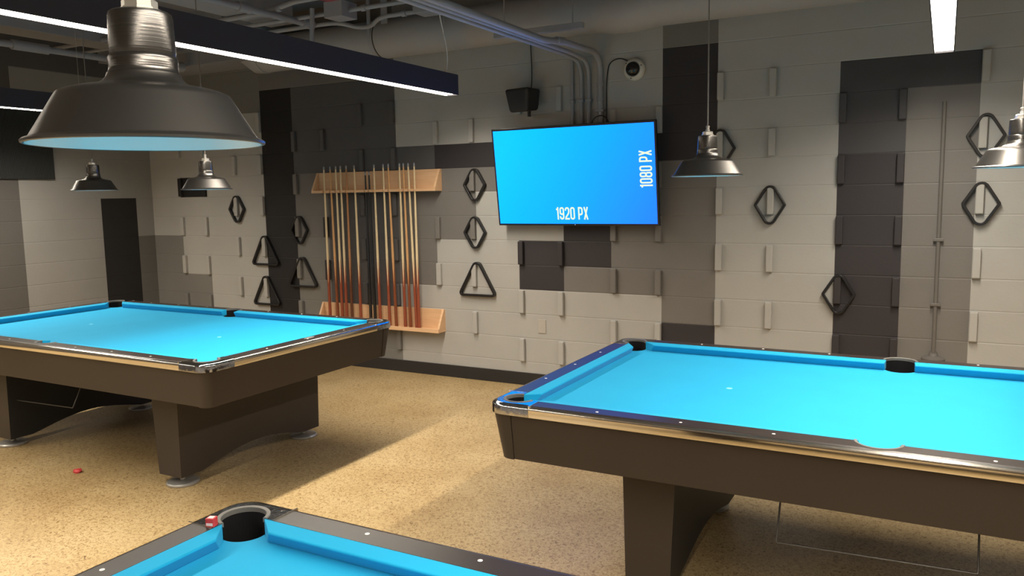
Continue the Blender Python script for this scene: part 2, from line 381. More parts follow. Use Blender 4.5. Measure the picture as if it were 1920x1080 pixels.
# ---------------------------------------------------------------- pool tables
L2, W2 = 1.27, .635
H = .787; BED = .745; NOSE = .780
PCC, PCR, PSC, PSR = .0362, .0585, .048, .0665
def arc(cx, cy, r, a0, a1, n): return [(cx+r*math.cos(a0+(a1-a0)*k/n), cy+r*math.sin(a0+(a1-a0)*k/n)) for k in range(n+1)]
def corner_T(sx, sy):
    return lambda p: (sx*(L2+p[0]), sy*(W2+p[1]), p[2])
def make_table():
    t = thing('pool_table', '', 'pool table')
    # bed cloth outline with pocket notches
    a = math.acos((.05-PCC)/PCR)
    quad = arc(PCC, PCC, PCR, -PI/2-(PI/2-a), PI+(PI/2-a), 14)
    # from point on x=.05 edge through the playing side to y=.05 edge
    s = math.sqrt(PCR**2-(.05-PCC)**2)
    a_start = math.atan2(-s, .05-PCC); a_end = math.atan2(.05-PCC, -s)
    q = arc(PCC, PCC, PCR, a_start, a_end-2*PI, 14)
    ss = math.sqrt(PSR**2-(.05-PSC)**2); b0 = math.atan2(.05-PSC, ss); 
    side = arc(0, W2+PSC, PSR, b0, -PI-b0, 16)
    C1 = [(L2+u, W2+v) for u, v in q]; C2 = [(-x, y) for x, y in C1[::-1]]
    top = C1+side+C2; bot = [(-x, -y) for x, y in top]
    obj('bed_cloth', prism(bmesh.new(), top+bot, BED-.03, BED), CLOTH, t)
    # cushions
    def cushion(x0, k0, x1, k1, T):
        P = [(0, NOSE-.0025), (.003, NOSE+.0015), (.05, H+.0005), (.05, BED), (.019, BED)]
        bm = bmesh.new(); A = [bm.verts.new(T((x0-k0*d, d, z))) for d, z in P]; B = [bm.verts.new(T((x1+k1*d, d, z))) for d, z in P]
        n = len(P)
        for i in range(n): bm.faces.new((A[i], A[(i+1) % n], B[(i+1) % n], B[i]))
        bm.faces.new(A); bm.faces.new(B)
        obj('cushion', bm, CLOTH, t, bevel=.0035, seg=2)
    for sx in (-1, 1):
        for sy in (-1, 1): cushion(.065, .10, L2-.085, 1.28, lambda p, sx=sx, sy=sy: (sx*p[0], sy*(W2+p[1]), p[2]))
        cushion(-W2+.085, 1.28, W2-.085, 1.28, lambda p, sx=sx: (sx*(L2+p[1]), p[0], p[2]))
    # rails with a rounded outer lip
    lip = [(.118, H), (.123, H-.0008), (.1275, H-.0025), (.130, H-.005), (.130, H-.016), (.118, H-.016)]
    def sweep(bm, prof, path, T):
        """path: list of (function mapping (offset) to (x,y))"""
        rings = [[bm.verts.new(T((*p(d), z))) for d, z in prof] for p in path]; n = len(prof)
        for A, B in zip(rings, rings[1:]):
            for i in range(n): bm.faces.new((A[i], A[(i+1) % n], B[(i+1) % n], B[i]))
        bm.faces.new(rings[0]); bm.faces.new(rings[-1][::-1])
    trim = [(.1275, H-.003), (.131, H-.0035), (.1342, H-.006), (.1362, H-.0095), (.1370, H-.014), (.1370, .746), (.1355, .743), (.1275, .743)]
    E = .05
    for sy in (-1, 1):
        T = lambda p, sy=sy: (p[0], sy*(W2+p[1]), p[2])
        bm = bmesh.new()
        s0 = math.sqrt(.068**2-(.05-PSC)**2); e0 = math.atan2(.05-PSC, s0)
        notch = arc(0, PSC, .068, e0, PI-e0, 18)
        prism(bm, [(-L2+E, .05)]+[(-x, y) for x, y in notch]+[(L2-E, .05), (L2-E, .1185), (-L2+E, .1185)], H-.04, H, T)
        path = [(lambda d, x=x: (x, d)) for x in (-L2+E, L2-E)]
        sweep(bm, lip, path, T); obj('rail', bm, RAIL, t, smooth=40)
        bm = bmesh.new(); sweep(bm, trim, path, T); obj('metal_trim', bm, CHROME, t, smooth=40)
    for sx in (-1, 1):
        T = lambda p, sx=sx: (sx*(L2+p[1]), p[0], p[2])
        bm = bmesh.new()
        prism(bm, [(-W2+E, .05), (W2-E, .05), (W2-E, .1185), (-W2+E, .1185)], H-.04, H, T)
        path = [(lambda d, x=x: (x, d)) for x in (-W2+E, W2-E)]
        sweep(bm, lip, path, T); obj('rail', bm, RAIL, t, smooth=40)
        bm = bmesh.new(); sweep(bm, trim, path, T); obj('metal_trim', bm, CHROME, t, smooth=40)
    # corner castings, pockets
    rc = .055
    cpath = [(lambda d: (-E, d))]
    for k in range(11):
        an = PI/2-PI/2*k/10
        cpath.append(lambda d, an=an: (.118-rc+(rc+d-.118)*math.cos(an), .118-rc+(rc+d-.118)*math.sin(an)))
    cpath.append(lambda d: (d, -E))
    outer = [p(.118) for p in cpath]
    for sx in (-1, 1):
        for sy in (-1, 1):
            T = corner_T(sx, sy); bm = bmesh.new()
            s = math.sqrt(PCR**2-(.05-PCC)**2); g0 = math.atan2(-s, .05-PCC); g1 = math.atan2(.05-PCC, -s)
            inner = arc(PCC, PCC, PCR+.001, g0, g1, 22)
            prism(bm, outer+[(.05, -E)]+inner+[(-E, .05)], H-.04, H+.0012, T)
            sweep(bm, [(.118, H+.0012), (.126, H), (.132, H-.003), (.1365, H-.0075), (.1385, H-.013), (.139, .744), (.122, .742)], cpath, T)
            c = obj('corner_casting', bm, CAST, t, smooth=35)
            a_, b_ = -E-.0045, -E
            for P4 in ([(a_, .052), (b_, .052), (b_, .136), (a_, .136)], [(.052, a_), (.136, a_), (.136, b_), (.052, b_)]):
                obj('seam_highlight_strip', prism(bmesh.new(), P4, H-.012, H+.0022, T), CHROME, c)  # thin chrome strip added to draw the bevel's bright highlight along the seam
            # liner cup
            def cup(cx, cy, R, lo, hi, T, name_p='pocket'):
                bm = bmesh.new(); N = 40; tops = []; bots = []; low = []; ins = []
                for k in range(N):
                    an = 2*PI*k/N; out = lo <= ((an-lo) % (2*PI))+lo <= hi
                    z = H-.0005 if out else BED-.004
                    tops.append(bm.verts.new(T((cx+R*math.cos(an), cy+R*math.sin(an), z))))
                    low.append(bm.verts.new(T((cx+R*.78*math.cos(an), cy+R*.78*math.sin(an), H-.125))))
                for k in range(N): bm.faces.new((tops[k], tops[(k+1) % N], low[(k+1) % N], low[k]))
                bm.faces.new(low)
                p = obj(name_p, bm, POCKET, t)
                bm = bmesh.new(); pr = [(R-.002, H-.010), (R-.002, H+.002), (R+.001, H+.0035), (R+.0075, H+.0035), (R+.0088, H+.001), (R+.0088, H-.004)]
                rings = []
                for k in range(25):
                    an = lo+(hi-lo)*k/24; rings.append([bm.verts.new(T((cx+r*math.cos(an), cy+r*math.sin(an), z))) for r, z in pr])
                for A, B in zip(rings, rings[1:]):
                    for i in range(len(pr)): bm.faces.new((A[i], A[(i+1) % len(pr)], B[(i+1) % len(pr)], B[i]))
                bm.faces.new(rings[0]); bm.faces.new(rings[-1])
                obj('pocket_rim', bm, RUBBER, p, smooth=40)
            cup(PCC, PCC, PCR-.0005, g0-.02, g1+.02, T)
    for sy in (-1, 1):
        cup(0, PSC, .0665, math.atan2(.002, .066), PI-math.atan2(.002, .066), lambda p, sy=sy: (p[0], sy*(W2+p[1]), p[2]))
    # sights
    sg = []
    for sy in (-1, 1):
        for k in (-3, -2, -1, 1, 2, 3): sg.append((k*.3175, sy*(W2+.0937)))
    for sx in (-1, 1):
        for k in (-1, 0, 1): sg.append((sx*(L2+.0937), k*.3175))
    for x, y in sg: obj('sight', cyl(.0058, H-.002, H+.0006, 14, (x, y)), WHITE, t)
    # cloth spots
    for sx in (-1, 1): obj('table_spot', cyl(.013, BED-.001, BED+.0004, 20, (sx*L2/2, 0)), mat('spot', (.18, .62, .78), .8) if 'spot' not in bpy.data.materials else bpy.data.materials['spot'], t)
    # aprons, posts, frame
    zb, zt = .555, .744
    for sy in (-1, 1):
        y0, y1 = sy*(W2+.123), sy*(W2+.098); X = L2+.035
        obj('apron', hexa(bmesh.new(), [(-X, y1, zb), (X, y1, zb), (X, y1-sy*.006, zb), (-X, y1-sy*.006, zb), (-X, y0, zt), (X, y0, zt), (X, y0-sy*.006, zt), (-X, y0-sy*.006, zt)]), APRON, t, bevel=.003)
    for sx in (-1, 1):
        x0, x1 = sx*(L2+.123), sx*(L2+.098); Y = W2+.035
        obj('apron', hexa(bmesh.new(), [(x1, -Y, zb), (x1, Y, zb), (x1-sx*.006, Y, zb), (x1-sx*.006, -Y, zb), (x0, -Y, zt), (x0, Y, zt), (x0-sx*.006, Y, zt), (x0-sx*.006, -Y, zt)]), APRON, t, bevel=.0015)
        for sy in (-1, 1):
            bm = bmesh.new(); T = corner_T(sx, sy)
            def ring(z, off, r=.05):
                pts = [(.0345, off)]+[(off-r+r*math.cos(PI/2-PI/2*k/8), off-r+r*math.sin(PI/2-PI/2*k/8)) for k in range(9)]+[(off, .0345), (off-.022, .0345), (off-.022, off-.022), (.0345, off-.022)]
                return [bm.verts.new(T((u, v, z))) for u, v in pts]
            A = ring(zb-.001, .1005); B = ring(zt, .1255); n = len(A)
            for i in range(n): bm.faces.new((A[i], A[(i+1) % n], B[(i+1) % n], B[i]))
            bm.faces.new(A); bm.faces.new(B)
            obj('corner_post', bm, APRON, t, smooth=30)
    bm = bmesh.new(); box(bm, -L2+.04, L2-.04, -W2+.04, W2-.04, .60, .655); box(bm, -L2+.03, L2-.03, -.62, -.56, .57, .60); box(bm, -L2+.03, L2-.03, .56, .62, .57, .60)
    obj('slate_frame', bm, UNDER, t)
    # legs: wide panels with an arched foot
    for sx in (-1, 1):
        xo0, xo1, xi0, xi1 = .905, .920, .700, .735      # outer/inner face at top and bottom
        def prof():
            pts = [(-.56, .605), (-.555, .06), (-.41, .06)]
            pts += [(-.41+.82*k/16, .06+.068*math.sin(PI*k/16)**1.1) for k in range(1, 16)]
            pts += [(.41, .06), (.555, .06), (.56, .605)]
            return pts
        bm = bmesh.new(); pr = prof()
        def xo(z): return xo0+(xo1-xo0)*(1-z/.6)*-1
        A = [bm.verts.new((sx*(xo0+.012*(z-.06)/.55), y, z)) for y, z in pr]; B = [bm.verts.new((sx*(.725-.025*(z-.06)/.55), y, z)) for y, z in pr]
        n = len(pr)
        for i in range(n): bm.faces.new((A[i], A[(i+1) % n], B[(i+1) % n], B[i]))
        for i, j, k in tessellate_polygon([[Vector((y, z, 0)) for y, z in pr]]):
            bm.faces.new((A[i], A[j], A[k])); bm.faces.new((B[i], B[j], B[k])).material_index = 1
        lg = obj('leg', bm, [LEGM, UNDER], t)
        for y in (-.485, .485):
            f = obj('levelling_foot', lathe(bmesh.new(), [(0, 0), (.086, 0), (.090, .004), (.090, .012), (.084, .017), (.03, .020), (.016, .024), (.016, .0615), (0, .0615)], 40, (sx*.83, y, 0)), STEEL, lg, smooth=35)
    return t
table = make_table()
def copy_tree(o, parent=None):
    c = o.copy(); COL.objects.link(c)
    if parent is not None: c.parent = parent
    for ch in list(o.children): copy_tree(ch, c)
    return c
TL = (-3.112, -2.392); TR = (1.305, -2.400); TN = (1.215, -5.092)
table.location = (*TL, 0)
tr_ = copy_tree(table); tr_.location = (*TR, 0)
tn_ = copy_tree(table); tn_.location = (*TN, 0)
for o, l in ((table, 'blue cloth pool table at left, with an oval plaque on its end rail'),
             (tr_, 'blue cloth pool table at right, below and right of the television'),
             (tn_, 'nearest blue cloth pool table, one corner pocket at the bottom edge of the photo')):
    o['label'] = l; o['group'] = 'pool tables'
# oval plaque on the left table's end rail
bm = cyl(1, H-.001, H+.0012, 28); 
for v in bm.verts: v.co.x = v.co.x*.017+L2+.078; v.co.y = v.co.y*.040+.03
obj('rail_plaque', bm, ALU, table)
# rod frames hanging under two tables
for tb, x0, x1 in ((table, -.84, -.12), (tr_, -.35, .30)):
    p = rounded([(x0+.01, -.36, .60), (x0+.01, -.50, .31), (x1, -.50, .33), (x1, -.36, .60)], .004, 2)
    obj('rod_frame', TB(p, .0036, 8), STEEL_D, tb)
# block joints are geometry of the wall; a chalk cube and a scrap of wrapper lie about
ch = thing('chalk_cube', 'red wrapped chalk cube on the corner casting of the nearest pool table', 'chalk', (-.117, -4.500, H+.0012), (0, 0, .35))
obj('cube', BX(-.011, .011, -.011, .011, 0, .022), RED, ch, bevel=.0015)
obj('paper_label', BX(-.0085, .0085, -.0117, -.0112, .004, .011), LABELW, ch)
obj('paper_label', BX(-.007, .007, -.007, .007, .0221, .0225), LABELW, ch)
bm = bmesh.new()
for k in range(5):
    a = k*1.3; c = Vector((.012*math.cos(a), .012*math.sin(a), .011))
    b2 = bmesh.ops.create_icosphere(bm, subdivisions=2, radius=.012, matrix=Matrix.Translation(c))
    for v in b2['verts']: v.co += Vector([random.uniform(-.004, .004) for _ in range(3)]); v.co.z = max(0, v.co.z)
o = obj('crumpled_wrapper', bm, RED); o.location = (-3.0, -3.039, 0); tag(o, 'small crumpled red wrapper lying on the floor under the left pool table', 'litter')

# ---------------------------------------------------------------- pendant lamps
def lamp(x, y, z, label, az=0):
    t = thing('pendant_lamp', label, 'pendant lamp', (x, y, z), (0, 0, az), 'black barn-style pendants over the pool tables')
    R = .155; K = .950; t.scale = (K, K, K); top = (ZC-z)/K
    out = [(R-.001, -.001), (R+.0015, .0), (R+.002, .003), (R-.001, .0055), (R-.006, .006), (R-.008, .0085), (.115, .062), (.1115, .0670), (.104, .0705), (.090, .0745), (.074, .0775), (.066, .0785), (.062, .0800), (.0545, .0845), (.0495, .0900), (.0475, .0960)]
    obj('shade', lathe(bmesh.new(), out+[(.045, .096), (.047, .089), (.06, .078), (.100, .069), (.112, .061), (R-.0085, .0045), (R-.001, -.001)], 96), SHADE, t, smooth=50)
    lin = [(R-.0035, -.0005), (R-.0095, .0045), (.111, .0595), (.098, .0675), (.062, .0755), (.042, .086), (.040, .115), (0, .115)]
    obj('shade_lining', lathe(bmesh.new(), lin, 72), LINING, t, smooth=40)
    nk = [(.0478, .0955), (.0455, .0990), (.0448, .103), (.0448, .1165), (.0440, .1185), (.0425, .1205), (.0432, .1245), (.0430, .130), (.0418, .172), (.0405, .177), (.0375, .179), (0, .179)]
    obj('neck', lathe(bmesh.new(), nk, 64), NECK, t, smooth=35)
    obj('socket_cap', lathe(bmesh.new(), [(.0, .178), (.027, .178), (.027, .184), (.0235, .185), (.0235, .194), (.020, .197), (0, .197)], 8), ALU, t)
    obj('strain_relief', lathe(bmesh.new(), [(.0, .196), (.0095, .196), (.0095, .204), (.0075, .206), (.0075, .215), (.009, .216), (.009, .220), (.004, .223), (0, .223)], 20), STEEL, t, smooth=35)
    obj('cord', TB([(0, 0, .220), (0, 0, top)], .0032, 8), CORD, t)
    obj('canopy', lathe(bmesh.new(), [(0, top), (.06, top), (.058, top-.02), (.01, top-.03), (0, top-.03)], 32), SHADE, t, smooth=35)
    obj('bulb', lathe(bmesh.new(), [(0, .030), (.018, .034), (.028, .046), (.030, .058), (.024, .078), (.014, .098), (.014, .116), (0, .116)], 32), BULB, t, smooth=60)
    return t
lamp(.518, -5.09, 1.672, 'big black pendant lamp close up at upper left, pale blue inside')
lamp(.562, -2.40, 1.660, 'dark pendant lamp hanging just right of the television')
lamp(1.690, -2.40, 1.663, 'pendant lamp at the right edge of the photo above the right table')
lamp(-3.583, -2.40, 1.669, 'small far pendant lamp under the left side of the big shade')
lamp(-2.497, -2.40, 1.657, 'small pendant lamp above the left table, right one of its pair')

# ---------------------------------------------------------------- cue racks
def cue_rack(x0, x1, z0, z1, d, label, upper):
    t = thing('cue_rack', label, 'cue rack', ((x0+x1)/2, 0, z0)); w_ = (x1-x0)/2; h = z1-z0
    obj('back_board', BX(-w_+.02, w_-.02, -.019, 0, 0, h), PLY, t, bevel=.0015)
    if upper:
        # shelf with open slots along the front edge
        xs = sorted(tips_local); g = .0085; pts = [(-w_, 0), (-w_, -d)]
        for s in xs: pts += [(s-g, -d), (s-g, -d+.034), (s+g, -d+.034), (s+g, -d)]
        pts += [(w_, -d), (w_, 0)]
        obj('shelf', prism(bmesh.new(), pts, 0, .022), PLY, t)
    else:
        bm = BX(-w_, w_, -d, 0, 0, .022); obj('shelf', bm, PLY, t, bevel=.0015)
        obj('front_lip', BX(-w_, w_, -d-.012, -d, 0, .034), PLY, t, bevel=.0015)
    for s in (-1, 1):
        a, b = s*w_, s*(w_-.02); lo, hi = min(a, b), max(a, b); bm = bmesh.new()
        dd = d-.004
        pr = [(0, .022), (-dd, .022), (-dd, .034), (-.022, h), (0, h)]
        A = [bm.verts.new((lo, y, z)) for y, z in pr]; B = [bm.verts.new((hi, y, z)) for y, z in pr]
        for i in range(5): bm.faces.new((A[i], A[(i+1) % 5], B[(i+1) % 5], B[i]))
        bm.faces.new(A); bm.faces.new(B); obj('end_bracket', bm, PLY, t)
    return t
RX0, RX1 = -3.762, -2.372
CUES = [(-3.616, -3.629, 0, 1.882), (-3.541, -3.534, 1, 1.884), (-3.475, -3.478, 0, 1.882), (-3.419, -3.426, 0, 1.880), (-3.352, -3.362, 2, 1.876),
        (-3.258, -3.258, 0, 1.883), (-3.134, -3.143, 3, 1.819), (-3.093, -3.092, 3, 1.884), (-3.034, -3.035, 0, 1.882), (-2.932, -2.928, 0, 1.886),
        (-2.876, -2.855, 1, 1.887), (-2.754, -2.755, 0, 1.880), (-2.712, -2.699, 1, 1.886), (-2.661, -2.632, 0, 1.884), (-2.597, -2.606, 0, 1.878)]
SH0 = .425     # top of the lower shelf
tips_local = [a+(b-a)*(1.884-1.64)/1.46-(RX0+RX1)/2 for a, b, k, zt in CUES]
cue_rack(RX0, RX1, 1.636, 1.824, .106, 'upper birch shelf of the cue rack holding the cue shafts', True)
cue_rack(RX0, RX1, .403, .600, .106, 'lower birch shelf of the cue rack carrying the cue butts', False)
def cue_mats():
    out = []
    for nm, sh, bt in (('cream', (.72, .58, .36), (.26, .060, .030)), ('tan', (.60, .34, .15), (.20, .055, .022)), ('brown', (.42, .20, .085), (.11, .035, .017)), ('black', (.012, .012, .014), (.010, .010, .012))):
        S_ = mat(nm+'_cue_shaft', sh, .3, coat=.4, vary=(8, .08))
        M = bpy.data.materials.new(nm+'_cue_butt'); M.use_nodes = True; nt = M.node_tree; B = nt.nodes['Principled BSDF']
        B.inputs['Roughness'].default_value = .3; B.inputs['Coat Weight'].default_value = .4
        tc = nt.nodes.new('ShaderNodeTexCoord'); sp = nt.nodes.new('ShaderNodeSeparateXYZ'); nt.links.new(tc.outputs['Object'], sp.inputs[0])
        an = math_node(nt, 'DIVIDE', math_node(nt, 'ARCTAN2', sp.outputs[1], sp.outputs[0]), PI/2)
        tri = math_node(nt, 'ABSOLUTE', math_node(nt, 'SUBTRACT', math_node(nt, 'MULTIPLY', math_node(nt, 'FRACT', math_node(nt, 'ADD', an, 10.2)), 2.), 1.))
        thr = math_node(nt, 'ADD', math_node(nt, 'MULTIPLY', tri, .27), .36)
        f = math_node(nt, 'GREATER_THAN', sp.outputs[2], thr)
        mx = nt.nodes.new('ShaderNodeMix'); mx.data_type = 'RGBA'; mx.inputs[6].default_value = (*bt, 1); mx.inputs[7].default_value = (*sh, 1)
        nt.links.new(f, mx.inputs[0]); nt.links.new(mx.outputs[2], B.inputs['Base Color'])
        out.append((S_, M))
    return out
CM = cue_mats(); FERR = mat('grey_ferrule', (.30, .31, .34), .5); TIPM = mat('blue_grey_tip', (.12, .14, .2), .8)
protos = {}
def make_cue(kind):
    t = thing('pool_cue', '', 'pool cue'); sm, bmz = CM[kind]; Lq = 1.46
    rb = .0155; 
    def rad(z): return .0145 if z < .02 else .0148-(.0148-.0070)*((z-.02)/(Lq-.02))**1.05
    zs = [0, .004, .02, .2, .4, .66]
    obj('butt', tube(bmesh.new(), [(0, 0, z) for z in zs], 0, 16, [.0125]+[rad(z) for z in zs[1:]]), bmz, t, smooth=40)
    zs = [.66, .9, 1.2, Lq-.036]
    obj('shaft', tube(bmesh.new(), [(0, 0, z) for z in zs], 0, 14, [rad(z) for z in zs]), sm, t, smooth=40)
    obj('ferrule', TB([(0, 0, Lq-.036), (0, 0, Lq-.009)], .0071, 14), FERR, t, smooth=40)
    obj('tip', tube(bmesh.new(), [(0, 0, Lq-.009), (0, 0, Lq-.003), (0, 0, Lq)], 0, 14, [.0068, .0066, .004]), TIPM, t, smooth=60)
    return t
CL = ['leftmost cue in the rack, cream shaft', 'slim tan cue, second from the left end of the rack', 'cream cue just right of the slim tan one at left', 'cream cue just left of the thin brown one',
      'thin brown cue with dark tip, left half of the rack', 'cream cue standing alone between the thin brown and the black cues', 'left one of the two all-black cues', 'right one of the two all-black cues',
      'cream cue just right of the black pair', 'cream cue left of the tan one in the right half of the rack', 'tan cue in the middle of the rack right of the black pair', 'cream cue just left of the right-hand tan cue',
      'tan cue closest to the right end of the rack', 'cream cue leaning across its neighbour, second from the right end', 'rightmost cue in the rack, cream shaft, upright']
for n, (xt, xb, k, zt) in enumerate(CUES):
    if k not in protos: c = protos[k] = make_cue(k)
    else: c = copy_tree(protos[k])
    p0 = Vector((xb, -.070, SH0)); p1 = Vector((xt, -.086, SH0+1.459)); d = (p1-p0).normalized()
    if n == 6: c.scale = (1, 1, .957)
    c.location = p0; c.rotation_mode = 'QUATERNION'
    c.rotation_quaternion = Vector((0, 0, 1)).rotation_difference(d)
    c['label'] = CL[n]; c['group'] = 'cues in the wall rack'

# ---------------------------------------------------------------- ball racks on the wall
def offset_poly(pts, r_in, r_out, rr):
    return pts
def round_poly(V, rad):
    out = []; n = len(V)
    for i in range(n):
        a, b, c = Vector(V[i-1]), Vector(V[i]), Vector(V[(i+1) % n]); d1 = (a-b).normalized(); d2 = (c-b).normalized()
        ang = d1.angle(d2)/2; t = rad[i]/math.tan(ang); s = b+d1*t; e = b+d2*t; cc = b+(d1+d2).normalized()*rad[i]/math.sin(ang)
        a0 = math.atan2(s.y-cc.y, s.x-cc.x); a1 = math.atan2(e.y-cc.y, e.x-cc.x); da = (a1-a0+PI) % (2*PI)-PI
        for k in range(9): out.append((cc.x+rad[i]*math.cos(a0+da*k/8), cc.y+rad[i]*math.sin(a0+da*k/8)))
    return out
def frame_rack(name, V, rad, th, D, mat_):
    """V outer vertices (x,z); th frame thickness; the frame is D deep"""
    n = len(V); W = []
    for i in range(n):
        a, b, c = Vector(V[i-1]), Vector(V[i]), Vector(V[(i+1) % n]); d1 = (a-b).normalized(); d2 = (c-b).normalized()
        W.append(tuple(b+(d1+d2).normalized()*th/math.sin(d1.angle(d2)/2)))
    O = round_poly(V, rad); I = round_poly(W, [max(r-th, .004) for r in rad]); bm = bmesh.new(); N = len(O)
    o0 = [bm.verts.new((x, 0, z)) for x, z in O]; o1 = [bm.verts.new((x, -D, z)) for x, z in O]
    i0 = [bm.verts.new((x, 0, z)) for x, z in I]; i1 = [bm.verts.new((x, -D, z)) for x, z in I]
    for k in range(N):
        q = (k+1) % N
        bm.faces.new((o0[k], o0[q], o1[q], o1[k])); bm.faces.new((i0[k], i0[q], i1[q], i1[k]))
        bm.faces.new((o1[k], o1[q], i1[q], i1[k])); bm.faces.new((o0[k], o0[q], i0[q], i0[k]))
    return obj(name, bm, mat_, None, smooth=45, bevel=.0025)
def dverts(): # diamond, outer height .305 with a blunt top
    hw, hh = .110, .180
    return [(0, hh-.0), (-hw, 0), (0, -hh), (hw, 0)]
dia = frame_rack('diamond_ball_rack', dverts(), [.047, .016, .047, .016], .0165, .034, RACKM)
tri = frame_rack('triangle_ball_rack', [(0, .200), (-.196, -.145), (.196, -.145)], [.048, .030, .030], .0185, .034, RACKM)
DI = [(.380, 1.491, 'diamond ball rack on the pale wall between the two right-hand lamps'), (1.657, 1.489, 'diamond ball rack at far right, below the pendant lamp'),
      (1.665, 1.908, 'diamond ball rack at far right, partly behind the pendant lamp'), (.028, 1.896, 'diamond ball rack half hidden by the lamp right of the television'),
      (.845, .881, 'diamond ball rack half on the black paint column above the right table'), (-2.030, 1.680, 'upper diamond ball rack between the cue rack and the television'),
      (-2.036, 1.279, 'lower diamond ball rack between the cue rack and the television'), (-4.842, 1.492, 'diamond ball rack left of the black column, under the far lamp'),
      (-4.014, 1.286, 'diamond ball rack at the right edge of the black column left of the cues')]
TI = [(-2.024, .879, 'triangle ball rack on pale wall between the cue rack and the television'), (-4.480, 1.078, 'upper triangle ball rack at the left edge of the black column'),
      (-3.996, .876, 'triangle ball rack right of the black column, left of the cues'), (-4.488, .676, 'lower triangle ball rack at the left edge of the black column')]
for lst, pr, g, c in ((DI, dia, 'diamond ball racks hanging on the wall', 'ball rack'), (TI, tri, 'triangle ball racks hanging on the wall', 'ball rack')):
    for n, (x, z, l) in enumerate(lst):
        o = pr if n == 0 else link(pr.copy())
        o.location = (x, -.0015, z); tag(o, l, c, g)

# ---------------------------------------------------------------- television
TVW, TVH = 1.362, .776
ty0, ty1 = -.105, -.210; tilt = math.atan2(ty1-ty0, TVH)
tv = thing('television', 'wall television with bright blue screen reading 1920 PX and 1080 PX', 'television', (-1.0705, ty0, 1.348), (-tilt*-1, 0, 0))
tv.rotation_euler = (math.asin((ty0-ty1)/TVH), 0, 0)
obj('body', BX(-TVW/2, TVW/2, .0, .030, -.004, TVH-.004), TVB, tv, bevel=.004)
obj('back_housing', BX(-.42, .42, .030, .062, .10, .58), TVB, tv, bevel=.01)
obj('wall_bracket', hexa(bmesh.new(), [(-.2, .062, .22), (.2, .062, .22), (.2, .085, .24), (-.2, .085, .24), (-.2, .062, .5), (.2, .062, .5), (.2, .165, .5), (-.2, .165, .5)]), TVB, tv)
SM = bpy.data.materials.new('blue_screen'); SM.use_nodes = True; nt = SM.node_tree; B = nt.nodes['Principled BSDF']
tc = nt.nodes.new('ShaderNodeTexCoord'); sp = nt.nodes.new('ShaderNodeSeparateXYZ'); nt.links.new(tc.outputs['Object'], sp.inputs[0])
f = math_node(nt, 'ADD', math_node(nt, 'MULTIPLY', sp.outputs[0], .62), math_node(nt, 'ADD', math_node(nt, 'MULTIPLY', sp.outputs[2], -.35), .58))
rp = nt.nodes.new('ShaderNodeValToRGB'); nt.links.new(f, rp.inputs[0]); e = rp.color_ramp.elements
e[0].position = .0; e[0].color = (.0, .53, 1.75, 1); e[1].position = 1.; e[1].color = (.016, .20, 1.75, 1); q_ = e.new(.5); q_.color = (.004, .37, 1.75, 1)
nt.links.new(rp.outputs[0], B.inputs['Emission Color']); B.inputs['Emission Strength'].default_value = TV_POWER; B.inputs['Base Color'].default_value = (.005, .005, .006, 1); B.inputs['Roughness'].default_value = .3; B.inputs['Specular IOR Level'].default_value = .12
sw, sh = TVW-.030, TVH-.034
scr = obj('screen', BX(-sw/2, sw/2, -.0012, .0, .012, .012+sh), SM, tv)
sl = obj('status_light', cyl(.003, -.002, .0, 10), mat('status_led', (.1, .1, .1), .4, emit=(.5, .7, 1), es=3), tv)
sl.location = (0, 0, .004); sl.rotation_euler = (PI/2, 0, 0)
# condensed lettering drawn with strokes: glyph box 0..1 wide, 0..2.3 high
def stroke_poly(pts, w_, closed):
    n = len(pts); P = [Vector(p) for p in pts]; L_, R_ = [], []
    for i in range(n):
        a = P[i-1] if (i > 0 or closed) else None; c = P[(i+1) % n] if (i < n-1 or closed) else None; b = P[i]
        ds = [d.normalized() for d in ((b-a) if a is not None else None, (c-b) if c is not None else None) if d is not None]
        nn = [Vector((-d.y, d.x)) for d in ds]; m_ = sum(nn, Vector((0, 0))).normalized(); k = w_/2/max(.35, m_.dot(nn[0]))
        L_.append(b+m_*k); R_.append(b-m_*k)
    return L_, R_
GH = 2.3; sw_ = .30
def rr_path(x0, x1, z0, z1, r, n=4, a_from=0, a_to=4):
    c = [((x1-r, z1-r), 0), ((x0+r, z1-r), 1), ((x0+r, z0+r), 2), ((x1-r, z0+r), 3)]; out = []
    for (cx_, cz_), q in c:
        for k in range(n+1):
            an = PI/2*q+PI/2*k/n; out.append((cx_+r*math.cos(an), cz_+r*math.sin(an)))
    return out
h_ = sw_/2
def glyph(ch_):
    a, b, c, d = h_, 1-h_, h_, GH-h_
    if ch_ == '0': return [(rr_path(a, b, c, d, .3), True)], 1
    if ch_ == '8': return [(rr_path(a+.02, b-.02, GH/2, d, .28), True), (rr_path(a, b, c, GH/2+.0, .3), True)], 1
    if ch_ == '1': return [([(.42, 0), (.42, GH)], False), ([(.42, GH-.30), (.05, GH-.45)], False)], .62
    if ch_ == '9':
        p = rr_path(a, b, 1.0, d, .3); tail = [(b, 1.35), (b, c+.3), (b-.09, c+.09), (b-.3, c), (a+.3, c), (a+.09, c+.09), (a, c+.3), (a, .62)]
        return [(p, True), (tail, False)], 1
    if ch_ == '2': return [([(a, GH-.65), (a, d-.3), (a+.09, d-.09), (a+.3, d), (b-.3, d), (b-.09, d-.09), (b, d-.3), (b, 1.45), (b-.08, 1.15), (a+.05, .42), (a, c), (1, c)], False)], 1
    if ch_ == 'P': return [([(a, 0), (a, GH)], False), ([(a, d), (b-.3, d), (b-.09, d-.09), (b, d-.3), (b, 1.25), (b-.09, 1.02), (b-.3, .93), (a, .93)], False)], 1
    if ch_ == 'X': return [([(a, 0), (b, GH)], False), ([(b, 0), (a, GH)], False)], 1.02
